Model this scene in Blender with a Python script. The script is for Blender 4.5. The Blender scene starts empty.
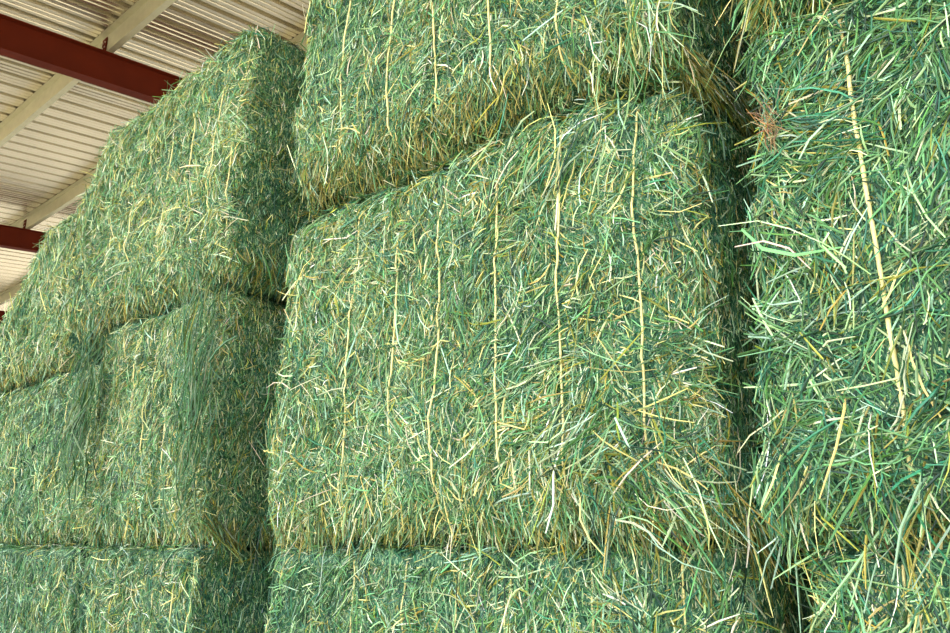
import bpy, math
import numpy as np

rng = np.random.default_rng(7)
scene = bpy.context.scene
col = scene.collection

# ------------------------------------------------------------------ helpers
def lin(rgb):
    c = np.asarray(rgb, float) / 255.0
    return np.where(c <= 0.04045, c / 12.92, ((c + 0.055) / 1.055) ** 2.4)

def _hash(ix, iy, iz, seed):
    h = (ix * 374761393 + iy * 668265263 + iz * 2147483647 + seed * 144665) & 0xFFFFFFFF
    h = ((h ^ (h >> 13)) * 1274126177) & 0xFFFFFFFF
    h = (h ^ (h >> 16)) & 0xFFFFFF
    return h / float(0xFFFFFF)

def vnoise(p, freq, seed=0):
    """value noise, -1..1"""
    q = p * freq + 1000.37
    i = np.floor(q).astype(np.int64); f = q - i
    f = f * f * (3 - 2 * f)
    out = 0
    for dx in (0, 1):
        wx = f[:, 0] if dx else 1 - f[:, 0]
        for dy in (0, 1):
            wy = f[:, 1] if dy else 1 - f[:, 1]
            for dz in (0, 1):
                wz = f[:, 2] if dz else 1 - f[:, 2]
                out = out + wx * wy * wz * _hash(i[:, 0] + dx, i[:, 1] + dy, i[:, 2] + dz, seed)
    return out * 2 - 1

def mesh_np(name, verts, faces, nper, colors=None, smooth=False):
    """verts (n,3); faces (m,nper) index array"""
    me = bpy.data.meshes.new(name)
    n, m = len(verts), len(faces)
    me.vertices.add(n); me.vertices.foreach_set('co', np.ascontiguousarray(verts, np.float32).ravel())
    me.loops.add(m * nper); me.loops.foreach_set('vertex_index', np.ascontiguousarray(faces, np.int32).ravel())
    me.polygons.add(m)
    me.polygons.foreach_set('loop_start', np.arange(0, m * nper, nper, dtype=np.int32))
    me.polygons.foreach_set('use_smooth', np.full(m, smooth, dtype=bool))
    if colors is not None:
        a = me.color_attributes.new('Col', 'FLOAT_COLOR', 'POINT')
        c4 = np.ones((n, 4), np.float32); c4[:, :3] = colors
        a.data.foreach_set('color', c4.ravel())
    me.update(calc_edges=True); me.validate()
    return me

def link(name, me, mat=None, parent=None):
    o = bpy.data.objects.new(name, me); col.objects.link(o)
    if mat is not None and me is not None: me.materials.append(mat)
    if parent is not None: o.parent = parent
    return o

class MB:
    def __init__(s): s.v = []; s.f = []
    def box(s, a, b):
        (x0, y0, z0), (x1, y1, z1) = a, b
        k = len(s.v)
        s.v += [(x0,y0,z0),(x1,y0,z0),(x1,y1,z0),(x0,y1,z0),(x0,y0,z1),(x1,y0,z1),(x1,y1,z1),(x0,y1,z1)]
        s.f += [tuple(k+i for i in q) for q in ((3,2,1,0),(4,5,6,7),(0,1,5,4),(1,2,6,5),(2,3,7,6),(3,0,4,7))]
    def prism(s, poly, axis, lo, hi):
        """closed polygon extruded along an axis; poly points are the two other coordinates in order"""
        k = len(s.v); n = len(poly)
        for t in (lo, hi):
            for (a, b) in poly:
                s.v.append((t, a, b) if axis == 0 else ((a, t, b) if axis == 1 else (a, b, t)))
        for i in range(n):
            j = (i + 1) % n
            s.f.append((k+i, k+j, k+n+j, k+n+i))
        s.f.append(tuple(k+i for i in range(n))[::-1]); s.f.append(tuple(k+n+i for i in range(n)))
    def build(s, name, mat, parent=None, bevel=0):
        me = bpy.data.meshes.new(name); me.from_pydata(s.v, [], s.f); me.update()
        o = link(name, me, mat, parent)
        import bmesh
        bm = bmesh.new(); bm.from_mesh(me); bmesh.ops.recalc_face_normals(bm, faces=bm.faces); bm.to_mesh(me); bm.free()
        if bevel:
            m = o.modifiers.new('bevel', 'BEVEL'); m.width = bevel; m.segments = 2
        return o

def newmat(name):
    m = bpy.data.materials.new(name); m.use_nodes = True
    nt = m.node_tree; b = nt.nodes['Principled BSDF']
    return m, nt, b

# ------------------------------------------------------------------ materials
def mat_strand():
    m, nt, b = newmat('hay_stem')
    a = nt.nodes.new('ShaderNodeAttribute'); a.attribute_name = 'Col'
    nt.links.new(a.outputs['Color'], b.inputs['Base Color'])
    b.inputs['Roughness'].default_value = 0.48
    b.inputs['Specular IOR Level'].default_value = 0.45
    return m

def mat_bed():
    m, nt, b = newmat('pressed_hay')
    N = nt.nodes.new; L = nt.links.new
    tc = N('ShaderNodeTexCoord')
    def layer(scale, stretch, rot):
        mp = N('ShaderNodeMapping'); mp.inputs['Scale'].default_value = stretch; mp.inputs['Rotation'].default_value = rot
        L(tc.outputs['Object'], mp.inputs['Vector'])
        v = N('ShaderNodeTexVoronoi'); v.inputs['Scale'].default_value = scale
        L(mp.outputs[0], v.inputs['Vector']); return v
    v1 = layer(430, (1, 1, 0.3), (0, 0.6, 0.2)); v2 = layer(260, (1, 1, 0.22), (0.3, -0.8, 0))
    n = N('ShaderNodeTexNoise'); n.inputs['Scale'].default_value = 5; n.inputs['Detail'].default_value = 3
    L(tc.outputs['Object'], n.inputs['Vector'])
    cr = N('ShaderNodeValToRGB'); cr.color_ramp.interpolation = 'LINEAR'
    e = cr.color_ramp.elements
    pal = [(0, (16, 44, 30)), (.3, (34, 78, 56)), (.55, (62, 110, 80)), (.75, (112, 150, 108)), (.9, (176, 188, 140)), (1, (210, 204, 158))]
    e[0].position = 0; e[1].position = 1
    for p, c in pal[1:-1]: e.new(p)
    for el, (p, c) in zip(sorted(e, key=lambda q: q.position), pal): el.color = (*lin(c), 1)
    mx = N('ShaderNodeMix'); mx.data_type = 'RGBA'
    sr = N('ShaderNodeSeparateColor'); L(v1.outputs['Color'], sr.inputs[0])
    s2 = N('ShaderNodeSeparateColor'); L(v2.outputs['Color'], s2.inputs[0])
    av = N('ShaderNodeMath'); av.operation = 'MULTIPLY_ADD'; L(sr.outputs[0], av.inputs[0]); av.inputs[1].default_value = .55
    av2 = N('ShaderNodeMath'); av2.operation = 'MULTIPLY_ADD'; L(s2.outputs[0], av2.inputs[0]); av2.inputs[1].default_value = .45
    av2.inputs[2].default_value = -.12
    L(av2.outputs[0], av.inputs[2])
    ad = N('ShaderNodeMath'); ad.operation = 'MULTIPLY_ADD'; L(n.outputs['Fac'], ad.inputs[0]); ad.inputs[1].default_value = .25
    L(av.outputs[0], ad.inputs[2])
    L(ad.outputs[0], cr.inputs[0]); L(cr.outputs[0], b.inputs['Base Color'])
    bu = N('ShaderNodeBump'); bu.inputs['Strength'].default_value = .9; bu.inputs['Distance'].default_value = .004
    L(av.outputs[0], bu.inputs['Height']); L(bu.outputs[0], b.inputs['Normal'])
    b.inputs['Roughness'].default_value = .7
    b.inputs['Specular IOR Level'].default_value = .3
    return m

def mat_plain(name, rgb, rough=.5, metal=0, spec=.5, mottle=0, mscale=8):
    m, nt, b = newmat(name)
    c = lin(rgb)
    b.inputs['Roughness'].default_value = rough; b.inputs['Metallic'].default_value = metal
    b.inputs['Specular IOR Level'].default_value = spec
    if mottle:
        n = nt.nodes.new('ShaderNodeTexNoise'); n.inputs['Scale'].default_value = mscale; n.inputs['Detail'].default_value = 5
        tc = nt.nodes.new('ShaderNodeTexCoord'); nt.links.new(tc.outputs['Object'], n.inputs['Vector'])
        r = nt.nodes.new('ShaderNodeValToRGB')
        r.color_ramp.elements[0].position = .3; r.color_ramp.elements[1].position = .7
        r.color_ramp.elements[0].color = (*(c * (1 - mottle)), 1); r.color_ramp.elements[1].color = (*np.minimum(c * (1 + mottle), 1), 1)
        nt.links.new(n.outputs['Fac'], r.inputs[0]); nt.links.new(r.outputs[0], b.inputs['Base Color'])
    else:
        b.inputs['Base Color'].default_value = (*c, 1)
    return m

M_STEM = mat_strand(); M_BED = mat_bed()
M_TWINE = mat_plain('straw_twine', (228, 214, 142), .55, mottle=.15, mscale=90)
M_RED = mat_plain('red_oxide_primer', (78, 23, 5), .7, spec=.1, mottle=.12, mscale=3)
M_GALV = mat_plain('galvanised_steel', (178, 175, 148), .45, metal=.6, mottle=.06, mscale=14)
M_ROOF = mat_plain('bare_metal_sheet', (206, 198, 176), .24, metal=.9, mottle=.05, mscale=2.5)
M_BOLT = mat_plain('zinc_bolt', (190, 190, 180), .35, metal=1)
M_GROUND = mat_plain('packed_pale_gravel', (204, 190, 160), .9, mottle=.14, mscale=5)

# ------------------------------------------------------------------ hay palette
PAL = np.array([lin(c) for c in [(20, 58, 36), (40, 100, 70), (68, 112, 52), (88, 138, 86), (132, 164, 110), (148, 182, 150), (186, 200, 152),
                                  (132, 136, 50), (156, 140, 56), (206, 196, 120), (224, 216, 178), (112, 90, 40)]])
WGT = np.array([.12, .15, .16, .16, .12, .06, .07, .08, .02, .065, .04, .005]); CUM = np.cumsum(WGT / WGT.sum())

def pick_colors(n, bias):
    bias = np.clip(bias, -.8, .8); u = np.clip(rng.random(n) * (1 - np.abs(bias)) + np.maximum(bias, 0), 0, .9999)
    idx = np.searchsorted(CUM, u)
    idx = np.minimum(idx, len(PAL) - 1)
    c = PAL[idx] * np.exp(rng.normal(0, .32, n))[:, None] * np.exp(rng.normal(0, .06, (n, 3)))
    return np.clip(c, .004, .9)

# ------------------------------------------------------------------ bales
class Bale:
    def __init__(s, x0, x1, z0, z1, yf=0.0, depth=2.4, r=.06, warp=None, seed=1, tw=None, lump=1.0, und=.11, cham=0.0, tr=.0026):
        s.x0, s.x1, s.z0, s.z1, s.y0, s.y1 = x0, x1, z0, z1, yf, yf + depth
        s.r, s.warp, s.seed, s.lump, s.und, s.cham, s.tr = r, warp, seed, lump, und, cham, tr
        s.tw = tw if tw is not None else [x1 - (x1 - x0) * k for k in (.05, .225, .38, .535, .69, .85)]
    def surf(s, p):
        """sharp-box surface point -> soft, lumpy surface point and outward normal"""
        lo = np.array([s.x0, s.y0, s.z0]); hi = np.array([s.x1, s.y1, s.z1])
        r = s.r * (1 + .35 * vnoise(p, 3.1, s.seed + 5))[:, None]
        core = np.clip(p, lo + r, hi - r)
        d = p - core
        nn = d / np.maximum(np.linalg.norm(d, axis=1, keepdims=True), 1e-9)
        q = core + r * nn
        # lumps, flakes and the pinch of the strings (inwards only)
        D = -.026 + .022 * vnoise(p, 4.2, s.seed) + .016 * vnoise(p, 11, s.seed + 1) + .008 * vnoise(p, 28, s.seed + 2) + .002 * vnoise(p, 90, s.seed + 3)
        D = D * s.lump * (1 - .75 * np.abs(nn[:, 2]) ** 2)
        zc = np.abs(p[:, 2] - (s.z0 + s.z1) / 2) / ((s.z1 - s.z0) / 2)
        for t in s.tw:
            D = D - (.004 + .016 * zc ** 4) * np.exp(-((p[:, 0] - t) / .022) ** 2)
        # undercut of the bottom edge
        hb = p[:, 2] - s.z0
        und = np.clip(1 - hb / .15, 0, 1)
        out = q + nn * D[:, None]
        fr = np.clip(1 - (p[:, 1] - s.y0) / .35, 0, 1)
        out[:, 1] += np.where(p[:, 1] < s.y0 + .1, s.und * und ** 2, 0)
        if s.cham:                      # the right-hand flakes of the end stand back
            out[:, 1] += fr * s.cham * np.clip((p[:, 0] - (s.x1 - .17)) / .17, 0, 1)
        if s.warp is not None: out = s.warp(out)
        return out, nn

    def body(s):
        ny = np.concatenate([np.arange(s.y0, s.y0 + .9, .014), np.arange(s.y0 + .9, s.y1, .06), [s.y1]])
        nx = np.linspace(s.x0, s.x1, int((s.x1 - s.x0) / .012) + 1); nz = np.linspace(s.z0, s.z1, int((s.z1 - s.z0) / .012) + 1)
        V = []; Fc = []; k = 0
        def grid(A, B, fn, flip):
            nonlocal k
            a, b = np.meshgrid(A, B, indexing='ij'); na, nb = a.shape
            V.append(fn(a.ravel(), b.ravel()))
            i = np.arange(na * nb).reshape(na, nb) + k
            q = np.stack([i[:-1, :-1], i[1:, :-1], i[1:, 1:], i[:-1, 1:]], -1).reshape(-1, 4)
            Fc.append(q[:, ::-1] if flip else q); k += na * nb
        C = np.full_like
        grid(nx, nz, lambda a, b: np.stack([a, C(a, s.y0), b], 1), False)
        grid(nx[::4], nz[::4], lambda a, b: np.stack([a, C(a, s.y1), b], 1), True) if False else grid(nx, nz, lambda a, b: np.stack([a, C(a, s.y1), b], 1), True)
        grid(ny, nz, lambda a, b: np.stack([C(a, s.x1), a, b], 1), False)
        grid(ny, nz, lambda a, b: np.stack([C(a, s.x0), a, b], 1), True)
        grid(nx, ny, lambda a, b: np.stack([a, b, C(a, s.z1)], 1), False)
        grid(nx, ny, lambda a, b: np.stack([a, b, C(a, s.z0)], 1), True)
        v = np.concatenate(V); f = np.concatenate(Fc)
        u, first, inv = np.unique(np.round(v * 1e5).astype(np.int64), axis=0, return_index=True, return_inverse=True)
        v = v[first]; f = inv.reshape(-1)[f]
        p, _ = s.surf(v)
        return p, f

def strands(p, d, n, L, W, bend, colr, T=None, rings=4):
    """three-sided bent stems: centre p, direction d, surface normal n, length L, width W -> verts, faces, colours"""
    m = len(p)
    d = d / np.linalg.norm(d, axis=1, keepdims=True)
    side = np.cross(d, n); side /= np.maximum(np.linalg.norm(side, axis=1, keepdims=True), 1e-9)
    up = np.cross(side, d)
    ang = rng.normal(0, .7, m)[:, None]
    a = side * np.cos(ang) + up * np.sin(ang); b = -side * np.sin(ang) + up * np.cos(ang)
    T = W * rng.uniform(.3, .8, m) if T is None else T
    S = np.linspace(0, 1, rings)
    taper = np.interp(S, [0, .33, .67, 1], [.75, 1, .95, .45])
    V = np.empty((m, rings, 3, 3))
    bx = bend[:, :1] * side + bend[:, 1:2] * up
    kink = rng.normal(0, .025, (m, rings, 1)) * L[:, None, None] * rng.choice([0, 0, 1], (m, 1, 1))
    for i, t in enumerate(S):
        c = p + d * (L * (t - .5))[:, None] + bx * (L * ((t - .5) ** 2 - .08))[:, None] + a * kink[:, i]
        w = (W * taper[i] * .5)[:, None]; th = (T * taper[i] * .5)[:, None]
        V[:, i, 0] = c + a * w - b * th * .5; V[:, i, 1] = c - a * w - b * th * .5; V[:, i, 2] = c + b * th
    base = (np.arange(m) * rings * 3)[:, None]
    q = []
    for i in range(rings - 1):
        for j in range(3):
            j2 = (j + 1) % 3
            q.append([i*3+j, i*3+j2, (i+1)*3+j2, (i+1)*3+j])
    q = np.array(q).reshape(1, -1) + base
    return V.reshape(-1, 3), q.reshape(-1, 4), np.repeat(colr, rings * 3, axis=0)

class Pile:
    def __init__(s): s.V = []; s.F = []; s.C = []; s.k = 0
    def add(s, v, f, c):
        s.V.append(v); s.F.append(f + s.k); s.C.append(c); s.k += len(v)
    def mesh(s, name):
        return mesh_np(name, np.concatenate(s.V), np.concatenate(s.F), 4, np.concatenate(s.C))

def scatter(bale, pile, face, dens, ymax=.8, Lm=.055, Wm=.0026, lift=.16, vert=0.0, band=None, bias=0.0, off=(-.002, .010), zr=None, xr=None, field=.6, patch=0.0, rings=4):
    s = bale
    x0, x1 = (s.x0, s.x1) if xr is None else xr
    z0, z1 = (s.z0, s.z1) if zr is None else zr
    if face == 'front':
        area = (x1 - x0) * (z1 - z0); n = int(area * dens)
        P = np.stack([rng.uniform(x0, x1, n), np.full(n, s.y0), rng.uniform(z0, z1, n)], 1); e1 = np.array([1., 0, 0]); e2 = np.array([0, 0, 1.])
    elif face in ('right', 'left'):
        yw = min(ymax, s.y1 - s.y0); n = int(yw * (z1 - z0) * dens)
        P = np.stack([np.full(n, s.x1 if face == 'right' else s.x0), s.y0 + yw * rng.random(n) , rng.uniform(z0, z1, n)], 1); e1 = np.array([0, 1., 0]); e2 = np.array([0, 0, 1.])
    else:
        yw = min(ymax, s.y1 - s.y0); n = int((x1 - x0) * yw * dens)
        P = np.stack([rng.uniform(x0, x1, n), s.y0 + yw * rng.random(n), np.full(n, s.z1 if face == 'top' else s.z0)], 1); e1 = np.array([1., 0, 0]); e2 = np.array([0, 1., 0])
    if not n: return
    if patch:
        k = .62 + .8 * patch * vnoise(P, 8, s.seed + 41) + .4 * patch * vnoise(P, 21, s.seed + 42)
        P = P[rng.random(n) < k]; n = len(P)
    if face == 'front':
        near = np.min(np.abs(P[:, :1] - np.array(s.tw)[None]), axis=1)
        reach = np.clip(Lm * .3, .004, .016)
        keep = (near > reach) | (rng.random(n) < .3)
        P = P[keep]; n = len(P)
    Q, N = s.surf(P)
    fld = vnoise(P, 5.5, s.seed + 11) * 2.6 + vnoise(P, 17, s.seed + 12) * 1.2
    phi = rng.uniform(-np.pi/2, np.pi/2, n)
    use = rng.random(n) < field
    phi = np.where(use, fld + rng.normal(0, .35, n), phi)
    if vert > 0:
        usev = rng.random(n) < vert
        phi = np.where(usev, rng.normal(0, .32, n), phi)
    t = np.cos(phi)[:, None] * e2 + np.sin(phi)[:, None] * e1
    t = t - N * np.sum(t * N, 1, keepdims=True)
    t /= np.maximum(np.linalg.norm(t, axis=1, keepdims=True), 1e-6)
    al = rng.normal(0, lift, n)[:, None]
    d = t * np.cos(al) + N * np.sin(al)
    L = np.clip(Lm * np.exp(rng.normal(0, .5, n)), .008, .15)
    W = np.clip(Wm * np.exp(rng.normal(0, .35, n)), .0008, .0046)
    c = Q + N * (rng.uniform(off[0], off[1], n) + np.abs(np.sin(al[:, 0])) * L * .22)[:, None]
    bend = np.stack([rng.normal(0, .22, n), rng.normal(-.12, .2, n)], 1)
    bz = bias + .32 * vnoise(P, 3.0, s.seed + 21) + .14 * vnoise(P, 9, s.seed + 22)
    pile.add(*strands(c, d, N, L, W, bend, pick_colors(n, bz), rings=rings))

def tufts(b, p, n, xr=None, zr=None, Lm=.05, Wm=.0027, bias=0.0, per=16, size=.022, face='front', ymax=.6):
    """little aligned wisps pulled proud of the pressed face, with hollows left between them"""
    s = b; x0, x1 = xr or (s.x0, s.x1); z0, z1 = zr or (s.z0, s.z1)
    k = int(n)
    if face == 'front':
        cx = rng.uniform(x0, x1, k); cz = rng.uniform(z0 + .02, z1 - .01, k); e1 = np.array([1., 0, 0])
    else:
        cx = s.y0 + ymax * rng.random(k); cz = rng.uniform(z0 + .02, z1 - .01, k); e1 = np.array([0, 1., 0])
    ph = rng.normal(.45, .75, k); tb = rng.normal(0, .22, k)
    j = np.repeat(np.arange(k), per); m = len(j)
    u = cx[j] + rng.normal(0, size, m); v = np.clip(cz[j] + rng.normal(0, size, m), z0, z1)
    if face == 'front': P = np.stack([np.clip(u, s.x0, s.x1), np.full(m, s.y0), v], 1)
    else: P = np.stack([np.full(m, s.x1), np.clip(u, s.y0, s.y1), v], 1)
    if face == 'front':
        near = np.min(np.abs(P[:, :1] - np.array(s.tw)[None]), axis=1)
        keep = (near > .014) | (rng.random(m) < .25); P = P[keep]; j = j[keep]; m = len(j)
    Q, N = s.surf(P)
    a = ph[j] + rng.normal(0, .28, m)
    t = np.cos(a)[:, None] * np.array([0, 0, 1.]) + np.sin(a)[:, None] * e1
    t = t - N * np.sum(t * N, 1, keepdims=True); t /= np.maximum(np.linalg.norm(t, axis=1, keepdims=True), 1e-6)
    al = rng.normal(0, .14, m)[:, None]
    L = np.clip(Lm * np.exp(rng.normal(0, .4, m)), .012, .15); W = np.clip(Wm * np.exp(rng.normal(0, .3, m)), .001, .0046)
    c = Q + N * rng.uniform(.002, .02, m)[:, None]
    bend = np.stack([rng.normal(0, .3, m), rng.normal(-.2, .25, m)], 1)
    p.add(*strands(c, t * np.cos(al) + N * np.sin(al), N, L, W, bend, pick_colors(m, bias + tb[j])))

def fringe(bale, pile, n, xr=None, Lm=.10, Wm=.003, bias=.12, gold=.4, spread=.4, out=.25, zoff=(.0, .12), face='front', ymax=.4):
    """stems that hang out of the bottom edge"""
    s = bale
    x0, x1 = xr or (s.x0 + .01, s.x1 - .01)
    z = s.z0 + rng.uniform(zoff[0], zoff[1], n)
    if face == 'front':
        P = np.stack([rng.uniform(x0, x1, n), np.full(n, s.y0), z], 1); e = np.array([1., 0, 0]); o = np.array([0, -1., 0])
    else:
        P = np.stack([np.full(n, s.x1), s.y0 + ymax * rng.random(n), z], 1); e = np.array([0, 1., 0]); o = np.array([1., 0, 0])
    Q, N = s.surf(P)
    fld = vnoise(P, 7, s.seed + 31) * .9
    d = np.array([0, 0, -1.])[None] + (fld + rng.normal(0, spread, n))[:, None] * e + (rng.normal(out, .22, n))[:, None] * o
    L = np.clip(Lm * np.exp(rng.normal(0, .4, n)), .03, .26)
    W = np.clip(Wm * np.exp(rng.normal(0, .3, n)), .001, .006)
    d /= np.linalg.norm(d, axis=1, keepdims=True)
    c = Q + d * (L * .28)[:, None] + o * rng.uniform(-.02, .02, n)[:, None]
    bend = np.stack([rng.normal(0, .2, n), rng.normal(-.1, .2, n)], 1)
    nn = np.repeat(o[None], n, 0)
    cl = pick_colors(n, np.minimum(bias, .2) + rng.normal(0, .05, n))
    gp = np.array([lin(q) for q in [(136, 126, 50), (98, 96, 34), (158, 150, 76), (80, 96, 40), (112, 116, 50)]])
    gc = gp[rng.integers(0, 5, n)] * np.exp(rng.normal(0, .25, n))[:, None]
    cl = np.where((rng.random(n) < gold)[:, None], gc, cl)
    pile.add(*strands(c, d, nn, L, W, bend, cl))

def clump(pile, centre, direc, n, size, Lm, Wm, spread=.3, bias=0.0, normal=(0, -1, 0), tint=None):
    """a wisp of stems lying the same way"""
    c = np.array(centre)[None] + rng.normal(0, 1, (n, 3)) * np.array(size)[None]
    d = np.array(direc, float)[None] / np.linalg.norm(direc) + rng.normal(0, spread, (n, 3)) * np.array([1, .5, 1])
    L = np.clip(Lm * np.exp(rng.normal(0, .35, n)), .02, .19); W = np.clip(Wm * np.exp(rng.normal(0, .3, n)), .001, .007)
    bend = np.stack([rng.normal(0, .3, n), rng.normal(-.15, .2, n)], 1)
    cl = pick_colors(n, bias)
    if tint is not None:
        cl = cl * .25 + lin(tint)[None] * .75 * np.exp(rng.normal(0, .25, (n, 1)))
    pile.add(*strands(c, d, np.repeat(np.array(normal, float)[None], n, 0), L, W, bend, cl))

def twine_mesh(bale, tx, lo=0.0, hi=1.0, r=.0036, proud=.009):
    """one string right round the bale: up the end, along the top, down the back, along the bottom"""
    s = bale
    zz = np.linspace(s.z0, s.z1, 46); yy = np.linspace(s.y0, s.y1, 30)[1:-1]
    wob = lambda t, k: .005 * math.sin(3.1 * t + k) + .0015 * math.sin(9 * t + 2 * k)
    P = [(tx + wob(z, tx * 7), s.y0, z) for z in zz]
    P += [(tx, y, s.z1) for y in yy] + [(tx, s.y1, z) for z in zz[::-3]] + [(tx, y, s.z0) for y in yy[::-1]]
    P = np.array(P); Q, N = s.surf(P)
    fr = (P[:, 2] - s.z0) / (s.z1 - s.z0)
    pr = np.where((P[:, 1] <= s.y0 + 1e-6) & (fr > lo) & (fr < hi), proud, .001)
    pr = np.where((P[:, 1] > s.y0 + 1e-6), .001, pr)
    m = len(zz); pad = np.pad(Q[:m, 1], 7, mode='edge')
    Q[:m, 1] = np.minimum(Q[:m, 1], np.mean([pad[a:a + m] for a in range(15)], axis=0))
    Q = Q + N * pr[:, None]
    k = len(Q); tan = np.roll(Q, -1, 0) - np.roll(Q, 1, 0); tan /= np.maximum(np.linalg.norm(tan, axis=1, keepdims=True), 1e-9)
    X = np.array([1., 0, 0]); A = X[None] - tan * tan[:, :1]; A /= np.maximum(np.linalg.norm(A, axis=1, keepdims=True), 1e-9)
    B = np.cross(tan, A); J = 8
    V = np.empty((k, J, 3))
    for j in range(J):
        th = 2 * math.pi * j / J
        rr = r * (1 + .18 * np.cos(2 * (th + np.arange(k) * 1.3)))[:, None]
        V[:, j] = Q + rr * (A * math.cos(th) + B * math.sin(th))
    i = np.arange(k)[:, None]; j = np.arange(J)[None]; i2 = (i + 1) % k; j2 = (j + 1) % J
    f = np.stack([i * J + j, i * J + j2, i2 * J + j2, i2 * J + j], -1).reshape(-1, 4)
    return V.reshape(-1, 3), f

# slumps and leans of single bales
def warp_a3(p):                       # the far bale sags away to its left
    q = p.copy(); h = np.clip((p[:, 2] - 1.85) / .7, 0, 1)
    q[:, 2] -= h * (.87 * np.clip(-4.1 - p[:, 0], 0, .6))
    return q
def warp_b3(p):                       # leans out to the right at its head, its left shoulder has slipped
    q = p.copy(); h = np.clip((p[:, 2] - 1.93), 0, 1); t = np.clip((p[:, 0] + 3.3), 0, 1); q[:, 0] += .09 * h * t
    q[:, 2] -= h * .12 * np.clip(-2.5 - p[:, 0], 0, .5)
    q[:, 2] -= h * 1.15 * np.clip(-3.40 - p[:, 0], 0, .4)
    return q
def warp_b2(p):
    q = p.copy(); h = np.clip((p[:, 2] - 1.03), 0, 1); t = np.clip((p[:, 0] + 3.4) / 1.0, 0, 1); q[:, 0] += t * (.10 * h - .10)
    return q
def warp_c3(p):
    q = p.copy(); h = np.clip((p[:, 2] - 2.03), 0, 1.2); t = np.clip((-p[:, 0] - .75) / 1.2, 0, 1); q[:, 0] += .30 * t * np.clip(h - .5, 0, 1)
    return q
def warp_c2(p):
    q = p.copy(); h = np.clip((p[:, 2] - 1.03), 0, 1); t = np.clip((-p[:, 0] - .77) / 1.25, 0, 1); q[:, 0] += .09 * t * (h - .5)
    return q
def warp_d2(p):
    q = p.copy(); h = np.clip((p[:, 2] - 1.03), 0, 1); t = np.clip((-.38 - p[:, 0]) / .2, 0, 1); q[:, 0] += .08 * t * (h - .4)
    return q

GROUP = 'stacked hay bales'
def make_bale(b, label, build):
    root = bpy.data.objects.new('hay_bale', None); col.objects.link(root)
    org = np.array([(b.x0 + b.x1) / 2, b.y0, b.z0]); root.location = org
    root['label'] = label; root['category'] = 'hay bale'; root['group'] = GROUP
    v, f = b.body()
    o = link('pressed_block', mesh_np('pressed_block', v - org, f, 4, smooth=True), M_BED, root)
    p = Pile(); build(b, p)
    p.V = [a - org for a in p.V]
    o = link('loose_stems', p.mesh('loose_stems'), M_STEM, root); o['kind'] = 'stuff'
    for i, t in enumerate(b.tw):
        lo, hi = TW_VIS.get((b.seed, i), (.12, .88))
        v, f = twine_mesh(b, t, lo, hi, b.tr * (1.5 if (b.seed, i) == (5, 5) else 1))
        link('twine', mesh_np('twine', v - org, f, 4, smooth=True), M_TWINE, root)
    return root
TW_VIS = {(8, 1): (.3, .8), (8, 2): (.45, .8), (8, 3): (.5, .85), (8, 4): (.25, .5)}
for q in (4, 8, 9, 10, 11, 12, 13):
    for i in range(6): TW_VIS.setdefault((q, i), [(.4, .62), (.7, .8), (.3, .5)][(q + i) % 3])

def cover(b, p, dens=1.0, Lm=.045, Wm=.0026, bias=0.0, right=0, left=0, top=0, bottom=0, vside=.5, vfront=.1, lift=.16, zr=None, sd=1.0):
    K = dict(Lm=Lm, Wm=Wm, bias=bias, lift=lift, zr=zr)
    scatter(b, p, 'front', 26000 * dens, **{**K, 'Lm': .016, 'Wm': Wm * .8, 'bias': bias + .05, 'lift': lift * 2.2}, off=(-.002, .004), field=.4, rings=3)
    scatter(b, p, 'front', 9500 * dens, **K, vert=vfront, patch=.9, field=.72)
    scatter(b, p, 'front', 700 * dens, **{**K, 'Lm': Lm * 2.1, 'Wm': Wm * 1.25, 'lift': lift * .9}, vert=vfront, off=(.002, .014), field=.3)
    tufts(b, p, 170 * dens * (b.x1 - b.x0) * ((zr or (b.z0, b.z1))[1] - (zr or (b.z0, b.z1))[0]), zr=zr, Lm=Lm * 1.05, Wm=Wm * 1.05, bias=bias)
    K.pop('zr')
    for nm, yw in (('right', right), ('left', left)):
        if yw:
            scatter(b, p, nm, 24000 * dens * sd, ymax=yw, **{**K, 'Lm': .016, 'Wm': Wm * .8, 'lift': lift * 1.6}, vert=vside, off=(-.003, .003), zr=zr, rings=3)
            scatter(b, p, nm, 4200 * dens * sd, ymax=yw, **{**K, 'lift': lift * .7}, vert=vside, off=(-.003, .004), patch=.9, zr=zr)
    if top:
        scatter(b, p, 'top', 8000 * dens, ymax=top, **{**K, 'lift': lift * 1.5})
    if bottom:
        scatter(b, p, 'bottom', 6000 * dens, ymax=bottom, **{**K, 'bias': bias + .1})

# ---- column C (middle), D (right), B (left), A (far left); tiers 1..3 from the floor
CT = [-.81, -1.0, -1.19, -1.385, -1.545, -1.74]
bales = []
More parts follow.
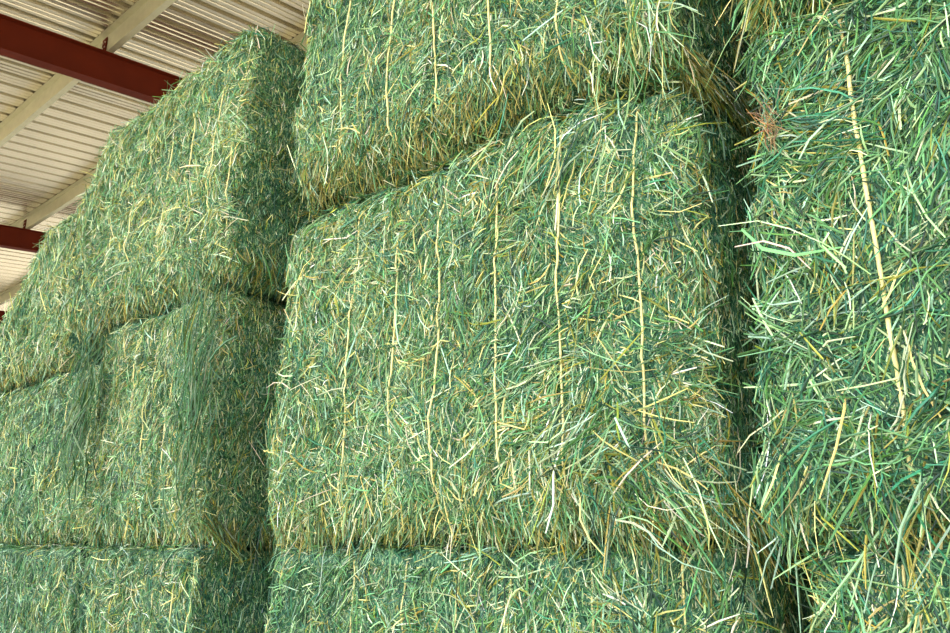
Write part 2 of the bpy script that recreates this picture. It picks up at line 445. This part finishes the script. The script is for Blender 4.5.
# C2: the big bale in the middle
TW_VIS.update({(2, 0): (.1, .8), (2, 1): (.12, .88), (2, 2): (.18, .88), (2, 3): (.14, .86), (2, 4): (.3, .84), (2, 5): (.42, .66)})
def bC2(b, p):
    cover(b, p, 1.0, right=.7, left=.4, vside=.5, sd=.55, bias=.05)
    scatter(b, p, 'front', 9000, xr=(-.80, -.66), Lm=.03, Wm=.0024, lift=.1, vert=.7, off=(-.001, .006), bias=.12)
    fringe(b, p, 900, Lm=.07, Wm=.0027, bias=.3, out=.0, zoff=(.0, .10))
    fringe(b, p, 200, xr=(-1.05, -.72), Lm=.11, Wm=.0032, bias=.0, zoff=(.0, .2), gold=.2)
    fringe(b, p, 220, face='right', Lm=.10, bias=.1)
    clump(p, (-.72, -.03, 1.10), (.75, -.1, -.62), 50, (.06, .02, .035), .11, .003, .35, bias=.0)
    clump(p, (-.80, -.03, 1.22), (.6, -.1, -.7), 70, (.05, .015, .07), .10, .003, .5, bias=.0)
    clump(p, (-.95, -.03, 1.27), (.8, -.1, .55), 55, (.06, .012, .05), .10, .0034, .35, bias=-.12)
    clump(p, (-1.0, -.02, 1.90), (.6, -.1, .6), 80, (.08, .012, .05), .12, .003, .35, bias=.0)
bales.append((Bale(-2.08, -.672, 1.03, 2.03, 0.0, r=.06, cham=.095, und=.11, warp=warp_c2, seed=2, tw=CT),
    'large green hay bale in the middle, five straw-coloured strings down its face', bC2))
def bC3(b, p):
    cover(b, p, 1.0, right=.7, left=.4, bottom=.3, bias=.05, vfront=.3)
    fringe(b, p, 1500, Lm=.065, Wm=.0026, bias=.2, zoff=(-.0, .17), out=-.05, gold=.75)
    fringe(b, p, 600, face='right', Lm=.09, bias=.28, ymax=.6)
    clump(p, (-.75, -.02, 2.12), (.05, -.1, -1), 160, (.06, .03, .06), .11, .003, .25, bias=.25)
    clump(p, (-.70, -.03, 2.14), (.7, -.2, -.5), 14, (.04, .02, .04), .17, .0036, .3, bias=.2)
TW_VIS.update({(3, i): (.1, .9) for i in range(6)})
bales.append((Bale(-2.0, -.68, 2.035, 3.02, -.065, r=.08, cham=.09, und=.18, tr=.0026, warp=warp_c3, seed=3, tw=[-.79, -.955, -1.15, -1.345, -1.53, -1.74]),
    'hay bale on top of the middle stack, its golden shaggy underside hanging over', bC3))
def bC1(b, p):
    cover(b, p, 1.0, right=.7, left=.4, sd=.55, bias=-.06, zr=(.45, 1.0), top=.15)
bales.append((Bale(-2.14, -.68, .01, 1.04, 0.06, cham=.12, und=.05, tr=.0022, seed=4, tw=[-.80, -1.0, -1.215, -1.37, -1.55, -1.76]),
    'bottom hay bale of the middle stack, upper part only, at the lower edge', bC1))
# D: right stack
TW_VIS.update({(5, 5): (.30, .83)})
def bD2(b, p):
    cover(b, p, 1.0, Lm=.055, Wm=.0031, left=.4, right=.5, sd=.6, vside=.4, bias=-.2, lift=.11)
    scatter(b, p, 'front', 900, Lm=.12, Wm=.0036, lift=.08, off=(.004, .014), bias=-.1, field=.85)
    fringe(b, p, 900, Lm=.11, Wm=.0032, bias=.0, zoff=(.0, .26), gold=.15)
    fringe(b, p, 420, Lm=.065, Wm=.003, bias=.1, zoff=(-.02, .08), out=.0)
    clump(p, (-.50, .0, 1.80), (.3, 0, -1), 45, (.012, .003, .028), .04, .0016, .4, tint=(140, 84, 50))
    clump(p, (-.50, -.01, 1.57), (1, 0, -.42), 3, (.01, .002, .02), .2, .004, .05, bias=.5)
bales.append((Bale(-.59, .66, 1.03, 2.02, 0.0, r=.05, warp=warp_d2, seed=5, tw=[.6, .42, .23, .04, -.16, -.352]),
    'hay bale filling the right edge of the photo, one long yellow string down its face', bD2))
def bD3(b, p):
    cover(b, p, .8, left=.4, bottom=.3, bias=.2, zr=(2.03, 3.0), top=.4)
    fringe(b, p, 900, Lm=.09, Wm=.003, bias=.3, zoff=(-.0, .14))
bales.append((Bale(-.56, .67, 2.03, 3.0, -.02, r=.07, seed=6, tw=[.6, .42, .23, .04, -.16, -.352]),
    'golden-edged hay bale on top of the right stack, mostly above the frame', bD3))
def bD1(b, p):
    cover(b, p, 1.0, Lm=.055, Wm=.0029, left=.4, bias=-.08, zr=(.45, 1.0), top=.12)
bales.append((Bale(-.57, .66, .01, 1.04, 0.06, tr=.0026, seed=7, tw=[.6, .42, .23, .04, -.18, -.395]),
    'bottom hay bale of the right stack, in the lower right corner', bD1))
# B: left stack
def bB3(b, p):
    cover(b, p, .9, right=1.1, left=.3, top=.9, bias=.15, Wm=.0027, lift=.22, vside=.6)
    scatter(b, p, 'front', 1500, Lm=.06, Wm=.0026, lift=.7, bias=.1, zr=(2.80, 2.92))
    fringe(b, p, 500, Lm=.065, bias=.35, out=.0, zoff=(0, .1))
    fringe(b, p, 800, face='right', Lm=.09, bias=-.05, ymax=.9)
bales.append((Bale(-3.68, -2.38, 1.935, 2.925, -.02, r=.07, und=.16, warp=warp_b3, seed=8, tr=.0024, tw=[-2.43, -2.56, -2.735, -2.905, -3.14, -3.36]),
    'top hay bale of the left stack, its upper edge against the metal roof', bB3))
def bB2(b, p):
    cover(b, p, .9, right=1.1, left=.3, bias=.13, Wm=.0027, lift=.22, vside=.65)
    fringe(b, p, 500, Lm=.065, bias=.35, out=.0, zoff=(0, .1))
    fringe(b, p, 700, face='right', Lm=.08, bias=-.1, ymax=.9)
    clump(p, (-2.47, -.02, 1.45), (.22, 0, 1), 300, (.05, .02, .16), .11, .0042, .36, tint=(34, 84, 36))
    clump(p, (-2.52, -.02, 1.75), (.25, 0, 1), 160, (.06, .03, .1), .12, .003, .3, tint=(42, 92, 44))
    clump(p, (-2.50, -.05, 1.75), (.28, 0, 1), 3, (.01, .005, .02), .24, .005, .05, bias=.4)
    clump(p, (-3.36, -.01, 1.55), (.3, 0, 1), 280, (.045, .02, .17), .12, .0044, .36, tint=(34, 84, 36))
bales.append((Bale(-3.42, -2.43, 1.03, 1.94, 0.05, r=.07, warp=warp_b2, seed=9, tr=.0024, tw=[-2.47, -2.62, -2.78, -2.95, -3.12, -3.3]),
    'middle hay bale of the left stack, with dark green blades along its right corner', bB2))
def bB1(b, p):
    cover(b, p, .9, right=1.1, bias=-.06, zr=(.4, 1.0), top=.12)
bales.append((Bale(-3.42, -2.54, .01, 1.04, r=.03, yf=0.08, seed=10, tr=.0024, tw=[-2.6, -2.72, -2.85, -2.99, -3.15, -3.33]),
    'bottom hay bale of the left stack, under its dark seam at the lower left', bB1))
# A: far left stack
def bA3(b, p):
    cover(b, p, .8, left=.6, top=.9, bias=.10, Wm=.003, lift=.22)
    fringe(b, p, 400, Lm=.065, bias=.3, out=.0)
bales.append((Bale(-4.95, -3.70, 1.82, 2.60, 0.0, r=.09, und=.16, warp=warp_a3, seed=11, tr=.0022),
    'slumped top hay bale of the farthest stack at the left edge, its shoulder sloping down', bA3))
def bA2(b, p):
    cover(b, p, .8, right=.4, bias=-.03, Wm=.003, lift=.22)
    fringe(b, p, 300, Lm=.065, bias=.2, out=.0)
bales.append((Bale(-5.0, -3.46, 1.03, 1.83, 0.08, r=.07, seed=12, tr=.0022),
    'middle hay bale of the farthest stack, at the left edge of the photo', bA2))
def bA1(b, p):
    cover(b, p, .8, bias=-.1, Wm=.003, zr=(.4, 1.0), top=.12)
bales.append((Bale(-5.0, -3.43, .01, 1.04, r=.03, yf=0.08, seed=13, tr=.0022),
    'bottom hay bale of the farthest stack, in the lower left corner', bA1))
for b, lab, fn in bales: make_bale(b, lab, fn)

# ------------------------------------------------------------------ shed: floor, roof sheet, purlins, rafters
EY, EZ, S = -1.4, 1.03, .10
def zr_(y, h0): return EZ + h0 + S * (y - EY)          # height of a sloping line over the eye
YA, YB = -3.3, 9.5
mb = MB(); mb.box((-60, -40, -.3), (40, 40, 0)); fl = mb.build('floor', M_GROUND); fl['kind'] = 'structure'
# corrugated sheet: trapezoid ribs every 0.26 m with two low stiffeners in each pan
pitch = .26; xs = []; x = -30.0
prof = [(0, 0), (.012, .055), (.058, .055), (.07, 0), (.112, 0), (.118, .013), (.134, .013), (.140, 0), (.188, 0), (.194, .013), (.210, .013), (.216, 0)]
while x < 9:
    for a, h in prof: xs.append((x + a, h))
    x += pitch
xs = np.array(xs); n = len(xs)
V = []
for y in (YA, YB):
    for th in (0, .0012):
        V.append(np.stack([xs[:, 0], np.full(n, y), zr_(y, 4.85) + xs[:, 1] + th], 1))
V = np.concatenate(V); i = np.arange(n - 1)
F = np.concatenate([np.stack([i, i + 2*n, i + 2*n + 1, i + 1], 1), np.stack([i + n, i + n + 1, i + 3*n + 1, i + 3*n], 1),
                    np.stack([i, i + 1, i + n + 1, i + n], 1), np.stack([i + 2*n, i + 3*n, i + 3*n + 1, i + 2*n + 1], 1)])
rf = link('ceiling', mesh_np('ceiling', V, F, 4), M_ROOF); rf['kind'] = 'structure'

PUR_Y = [-2.93 + EY + 1.49 * 1 + 1.4 * 0 + k * 1.49 for k in range(0)]
pur_y = [EY + 2.95 + 1.49 * k for k in range(-3, 6)]
for k, y in enumerate(pur_y):
    zt = zr_(y, 4.85) - .002; zb = zt - .2
    mb = MB()
    # Z section: web with a lower flange and lip turned away, an upper flange under the sheet
    poly = [(y, zt), (y, zb), (y + .065, zb + .0065), (y + .072, zb + .022), (y + .069, zb + .023), (y + .063, zb + .0095), (y + .003, zb + .0035), (y + .003, zt - .003),
            (y + .003, zt)]
    poly = [(y - .065, zt - .0065), (y - .065, zt - .0095), (y, zt - .003), (y, zb), (y + .065, zb + .0065), (y + .072, zb + .022), (y + .069, zb + .023), (y + .063, zb + .0095),
            (y + .003, zb + .0035), (y + .003, zt)]
    mb.prism(poly, 0, -29.5, 8.5)
    o = mb.build('roof_purlin', M_GALV)
    o['category'] = 'beam'; o['group'] = 'roof purlins'
    o['label'] = 'PURLIN %d' % k
    if k == 3: o['label'] = 'galvanised roof purlin crossing the upper left corner over the nearest red beam'
    elif k == 4: o['label'] = 'galvanised roof purlin running behind the left stack down to the second red beam'
    elif k == 5: o['label'] = 'galvanised roof purlin lowest at the left edge, just beyond the second red beam'
    else: col.objects.unlink(o); bpy.data.objects.remove(o)
raf = [(-7.745, 'nearest dark red steel rafter slanting across the upper left corner'),
       (-13.9, 'second dark red steel rafter, short piece at the left edge above the hay'),
       (-20.05, 'farthest dark red steel rafter, a sliver low at the left edge')]
for X, lab in raf:
    root = bpy.data.objects.new('steel_rafter', None); col.objects.link(root)
    root.location = (X, EY + 3, zr_(EY + 3, 4.45)); root['label'] = lab; root['category'] = 'beam'; root['group'] = 'red rafters'
    ox, oy, oz = root.location
    def sl(x0, x1, h0, h1):
        k = []
        for y in (YA + .1, YB - .1):
            for (a, h) in ((x0, h0), (x1, h0), (x1, h1), (x0, h1)): k.append((X + a - ox, y - oy, zr_(y, h) - oz))
        m = MB(); m.v = k; m.f = [(0, 1, 2, 3), (4, 5, 6, 7), (0, 1, 5, 4), (1, 2, 6, 5), (2, 3, 7, 6), (3, 0, 4, 7)]; return m
    sl(-.005, .005, 4.31, 4.635).build('web', M_RED, root)
    sl(-.065, .065, 4.298, 4.31).build('bottom_flange', M_RED, root)
    sl(-.065, .065, 4.635, 4.647).build('top_flange', M_RED, root)
    for y in (YA + .25, YB - .25):
        m = MB(); m.box((-.065, y - .14 - oy, -oz), (.065, y + .14 - oy, zr_(y, 4.30) - oz)); m.build('post', M_RED, root)
    for y in pur_y[3:6]:
        m = MB(); z = zr_(y, 4.647) - oz
        m.box((-.05, y - .012 - oy, z), (.05, y - .003 - oy, z + .17)); cl = m.build('purlin_clip', M_RED, root)
        for bx in (-.025, .025):
            for bz in (.06, .12):
                m = MB(); a = [(bx + .009 * math.cos(t * math.pi / 3), z + bz + .009 * math.sin(t * math.pi / 3)) for t in range(6)]
                m.prism(a, 1, y - .019 - oy, y - .0121 - oy); m.build('bolt', M_BOLT, cl)

# ------------------------------------------------------------------ light
w = bpy.data.worlds.new('sky'); scene.world = w; w.use_nodes = True
nt = w.node_tree; bg = nt.nodes['Background']
sky = nt.nodes.new('ShaderNodeTexSky'); sky.sky_type = 'NISHITA'; sky.sun_disc = False
sky.sun_elevation = math.radians(48); sky.sun_rotation = math.radians(205); sky.altitude = 300; sky.air_density = 1.0; sky.dust_density = 1.5
hs = nt.nodes.new('ShaderNodeHueSaturation'); hs.inputs['Saturation'].default_value = .75
nt.links.new(sky.outputs[0], hs.inputs['Color']); nt.links.new(hs.outputs[0], bg.inputs[0]); bg.inputs[1].default_value = .30
sd = bpy.data.lights.new('sun', 'SUN'); sd.energy = 3.6; sd.angle = math.radians(.53); sd.color = (1, .95, .86)
so = bpy.data.objects.new('sun', sd); col.objects.link(so)
from mathutils import Vector
el, az = math.radians(54), math.radians(-25)           # from the open side, too high to reach under the eave as far as the hay
dirv = Vector((math.cos(el) * math.cos(az), math.cos(el) * math.sin(az), math.sin(el)))
so.rotation_euler = dirv.to_track_quat('Z', 'Y').to_euler()

# ------------------------------------------------------------------ camera
cd = bpy.data.cameras.new('camera'); cam = bpy.data.objects.new('camera', cd); col.objects.link(cam)
cd.sensor_fit = 'HORIZONTAL'; cd.sensor_width = 36; cd.lens = 812.0 / 950 * 36
cam.location = (0, EY, EZ); cam.rotation_euler = (math.radians(90 + 16), 0, math.radians(41.5))
scene.camera = cam
scene.view_settings.view_transform = 'Standard'; scene.view_settings.look = 'None'
scene.view_settings.gamma = 1; scene.view_settings.use_curve_mapping = False
scene.view_settings.exposure = 1.27
